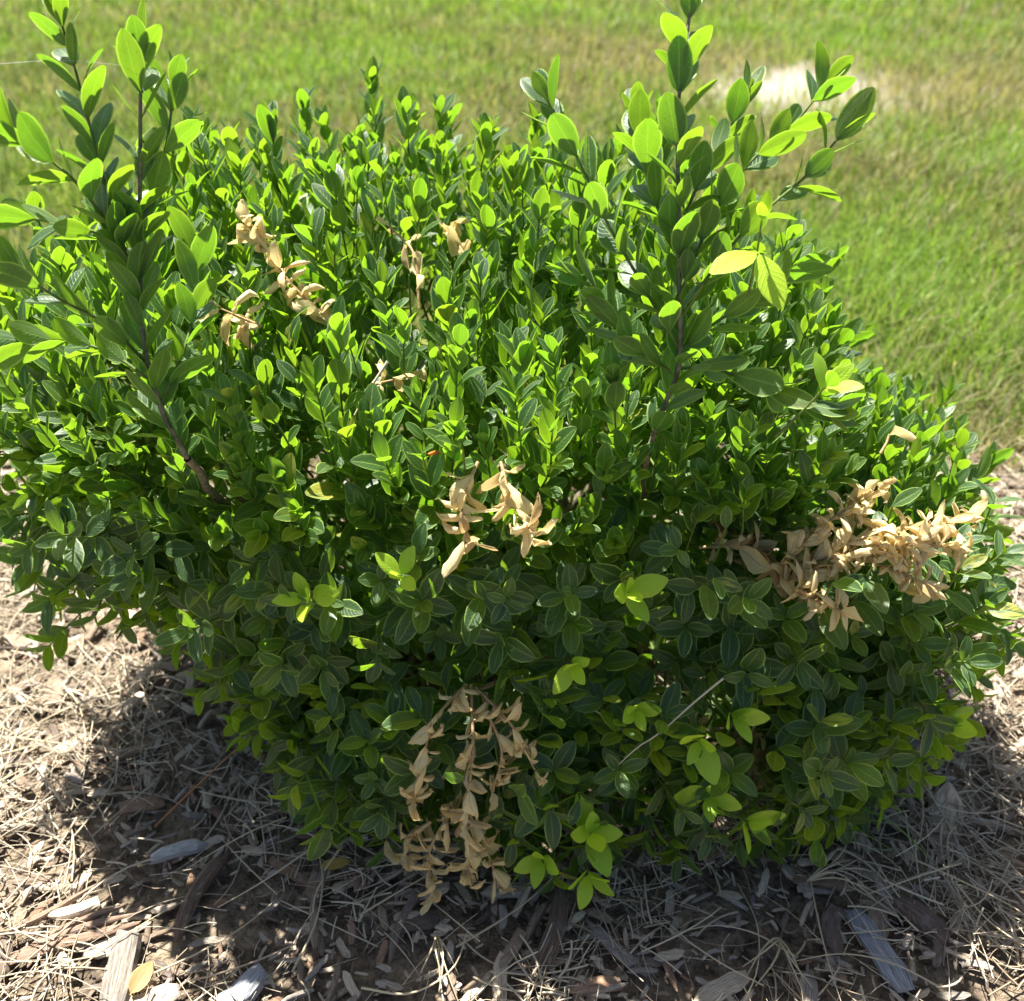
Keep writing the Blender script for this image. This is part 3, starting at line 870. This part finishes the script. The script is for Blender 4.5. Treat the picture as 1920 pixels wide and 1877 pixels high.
# ------------------------------------------------------------------ withered sprigs
rd = np.random.RandomState(31)
DM = {}
for v in range(ND):
    for b in (0, 1):
        DM[v, b] = leaf_mesh("withered_leaf", DLEAF[v], M_DEAD, (rd.rand(), rd.uniform(0, .15) if b == 0 else rd.uniform(.5, 1), 0), v * 3 + b)
def dead_sprig(pts, spacing, size, browner, per, label, skip=.08):
    if len(pts) == 2: pts = [pts[0], tuple((np.array(pts[0]) + np.array(pts[1])) / 2), pts[1]]
    p, L = spline(pts, 18)
    V, F = tube(p, np.linspace(.0013, .0007, 18), 5)
    so = link("withered_sprig", np_mesh("withered_sprig", V, F, M_DEADSTEM), shrub, label=label)
    T = unit(np.gradient(p, axis=0)); S = np.linspace(0, L, 18)
    s = L; k = 0; az = rd.uniform(0, 3)
    while s > -.001:
        pos = np.array([np.interp(s, S, p[:, j]) for j in range(3)]); t = unit(np.array([np.interp(s, S, T[:, j]) for j in range(3)]))
        u = unit(np.cross(t, (.3, .2, 1))); w = np.cross(t, u)
        for q in range(per):
            if rd.rand() < skip: continue
            a = az + q * 2 * math.pi / per + rd.normal(0, .3)
            fr = frame(t, math.cos(a) * u + math.sin(a) * w, rd.uniform(.35, 1.1), rd.normal(0, .7))
            tipz = pos[2] + fr[2, 1] * size
            if tipz < .004: continue
            put_leaf("withered_leaf", DM[rd.randint(ND), 1 if rd.rand() < browner else 0], pos, fr, size * rd.uniform(.65, 1.2), so)
        az += math.pi / 2 + rd.normal(0, .2); s -= spacing * rd.uniform(.8, 1.2); k += 1

for args in DEADS:
    dead_sprig(*args)

# ------------------------------------------------------------------ young lime sprouts
YM = [leaf_mesh("young_leaf", YLEAF[v], M_YOUNG, (R.rand(), 0, 0), v * 4) for v in range(NY)]
def sprout(tip, d, size, pairs, ang=1.05, spacing=.008):
    tip = np.array(tip); d = unit(d); out = []; sk = Merge(); rr = np.random.RandomState(int(abs(tip[0] * 1e4) + abs(tip[2] * 1e3)))
    grow([tip - d * .05, tip - d * .025 + rr.normal(0, .001, 3), tip], size, spacing, ang * .45, ang, 0, 'y', rr, stem_r=.0010, n_max=pairs, out=out, sink=sk)
    so = link("fresh_sprout", sk.mesh("fresh_sprout", M_GREENSTEM), shrub, label="fresh lime green sprout")
    for pos, fr, sz, v, du, tag in out: put_leaf("young_leaf", YM[v % NY], pos, fr, sz, so)
    return so
FO = (0, -.8, .35)
SP1 = [((.084, -.210, .162), FO, .026, 2), ((.127, -.224, .146), FO, .031, 2), ((.150, -.214, .160), (.5, -.7, .4), .028, 2), ((.14, -.226, .090), (-.1, -.8, .5), .030, 2),
       ((.168, -.236, .074), (.7, -.7, .2), .030, 2), ((.021, -.245, .042), (-.3, -.8, .5), .029, 2), ((.057, -.240, .066), (.1, -.6, .8), .030, 3), ((.055, -.252, .034), (0, -.9, .2), .029, 2),
       ((.04, -.207, .201), FO, .025, 2), ((.075, -.194, .254), (.2, -.6, .6), .026, 3), ((-.132, -.196, .251), (-.2, -.6, .6), .025, 3),
       ((-.07, -.195, .269), (0, -.5, .8), .025, 2), ((.182, -.169, .39), (.4, -.3, .9), .024, 2), ((.315, -.185, .120), (.8, -.4, .3), .026, 2)]
for t, d, s_, n in SP1:
    sprout(np.array(t) + np.array((0, -.030, .008)), d, s_ * 1.1, n)
big_sprout = sprout((.140, -.160, .482), (.0, -.12, 1), .022, 1, .5, .016)
def aim(a, b, up):
    L = unit(np.array(b) - np.array(a)); N = unit(np.array(up) - L * (np.array(up) @ L)); return np.stack([np.cross(L, N), L, N], 1)
for b in ((.108, -.184, .462), (.158, -.198, .432)):
    a0 = (.140, -.162, .464); put_leaf("young_leaf", YM[1], a0, aim(a0, b, (-.1, -.25, 1)), .036, big_sprout)

# ------------------------------------------------------------------ small loose things
def loose_leaf(label, arr, mat, loc, rot, size, tint, name="fallen_leaf"):
    o = link(name, leaf_mesh(name, arr, mat, tint, 3), label=label, category="leaf")
    o.location = loc; o.rotation_euler = rot; o.scale = (size,) * 3
loose_leaf("yellow fallen leaf lying on shaded mulch", leaf_arrays(rl, .42, .9, .2, .2), simple("yellow_leaf", (.55, .36, .07), (.62, .46, .14), 90, .5, trans=(.7, .5, .1)), (-.148, -.252, .006), (.1, .1, -1.3), .024, (.3, 0, 0))
loose_leaf("broad brown dry leaf on sunlit mulch by the grey block", leaf_arrays(rl, .5, .8, .4, .3), M_DEAD, (-.262, -.352, .008), (.2, .3, -.3), .027, (.9, .8, 0))
loose_leaf("tiny orange dead leaf fragment caught among the top leaves", DLEAF[2], simple("orange_leaf", (.62, .16, .03), (.70, .26, .05), 120, .5, trans=(.8, .25, .03)), (-.044, -.190, .344), (.6, 0, .9), .012, (.5, 0, 0))
straw_thing("straw_stalk", "pale straw stalk with a forked end caught across the lower shrub", [(.140, -.240, .200), (.122, -.246, .184), (.100, -.252, .160), (.086, -.254, .148), (.068, -.258, .126)], .0008, (.62, .56, .42), "straw")
straw_thing("straw_stalk", "pale straw stalk caught in the sunlit top leaves", [(-.082, -.120, .372), (-.098, -.135, .352), (-.112, -.150, .330)], .0011, (.60, .52, .38), "straw")
straw_thing("straw_stalk", "short pale straw stalk lying over the shaded leaves beside the withered twigs", [(.043, -.220, .160), (.062, -.228, .152), (.080, -.235, .140)], .0007, (.50, .42, .28), "straw")
straw_thing("pine_needle", "reddish brown pine needle leaning on the left skirt of the shrub", [(-.285, -.215, .006), (-.255, -.205, .035), (-.215, -.19, .070)], .0009, (.36, .17, .07), "needle")

def blade_thing(e, pts, w, col):
    p, _ = spline(pts, 18); T = unit(np.gradient(p, axis=0)); s = unit(np.cross(T, (0, -.5, .8)))
    ww = (np.linspace(1, .12, 18) * w)[:, None]
    V = np.stack([p - s * ww, p + np.cross(s, T) * ww * .25, p + s * ww], 1).reshape(-1, 3)
    F = [(i * 3 + k, i * 3 + k + 1, i * 3 + k + 4, i * 3 + k + 3) for i in range(17) for k in (0, 1)]
    link("blade", np_mesh("blade", V, np.array(F), M_GRASS, {"tint": np.broadcast_to(np.array(col), (len(V), 3))}), e)
e = bpy.data.objects.new("grass_weed", None); COL.objects.link(e); e.location = (.25, -.20, 0)
e["label"] = "thin green grass weed arching out of the shrub's skirt over the mulch"; e["category"] = "weed"
blade_thing(e, [(0, .01, 0), (-.005, -.02, .045), (.03, -.045, .055), (.075, -.06, .015)], .0016, (.12, .22, .04))
blade_thing(e, [(0, .01, 0), (-.03, -.01, .05), (-.07, -.02, .065)], .0015, (.12, .22, .04))
blade_thing(e, [(0, .01, 0), (.01, -.03, .03), (.045, -.05, .02)], .0015, (.15, .24, .05))
straw_thing("spider_thread", "fine spider thread stretched between the tips of the tall shoots", [(-.30, -.125, .555), (-.25, -.115, .556), (-.209, -.112, .552)], .00012, (.8, .8, .8), "thread")
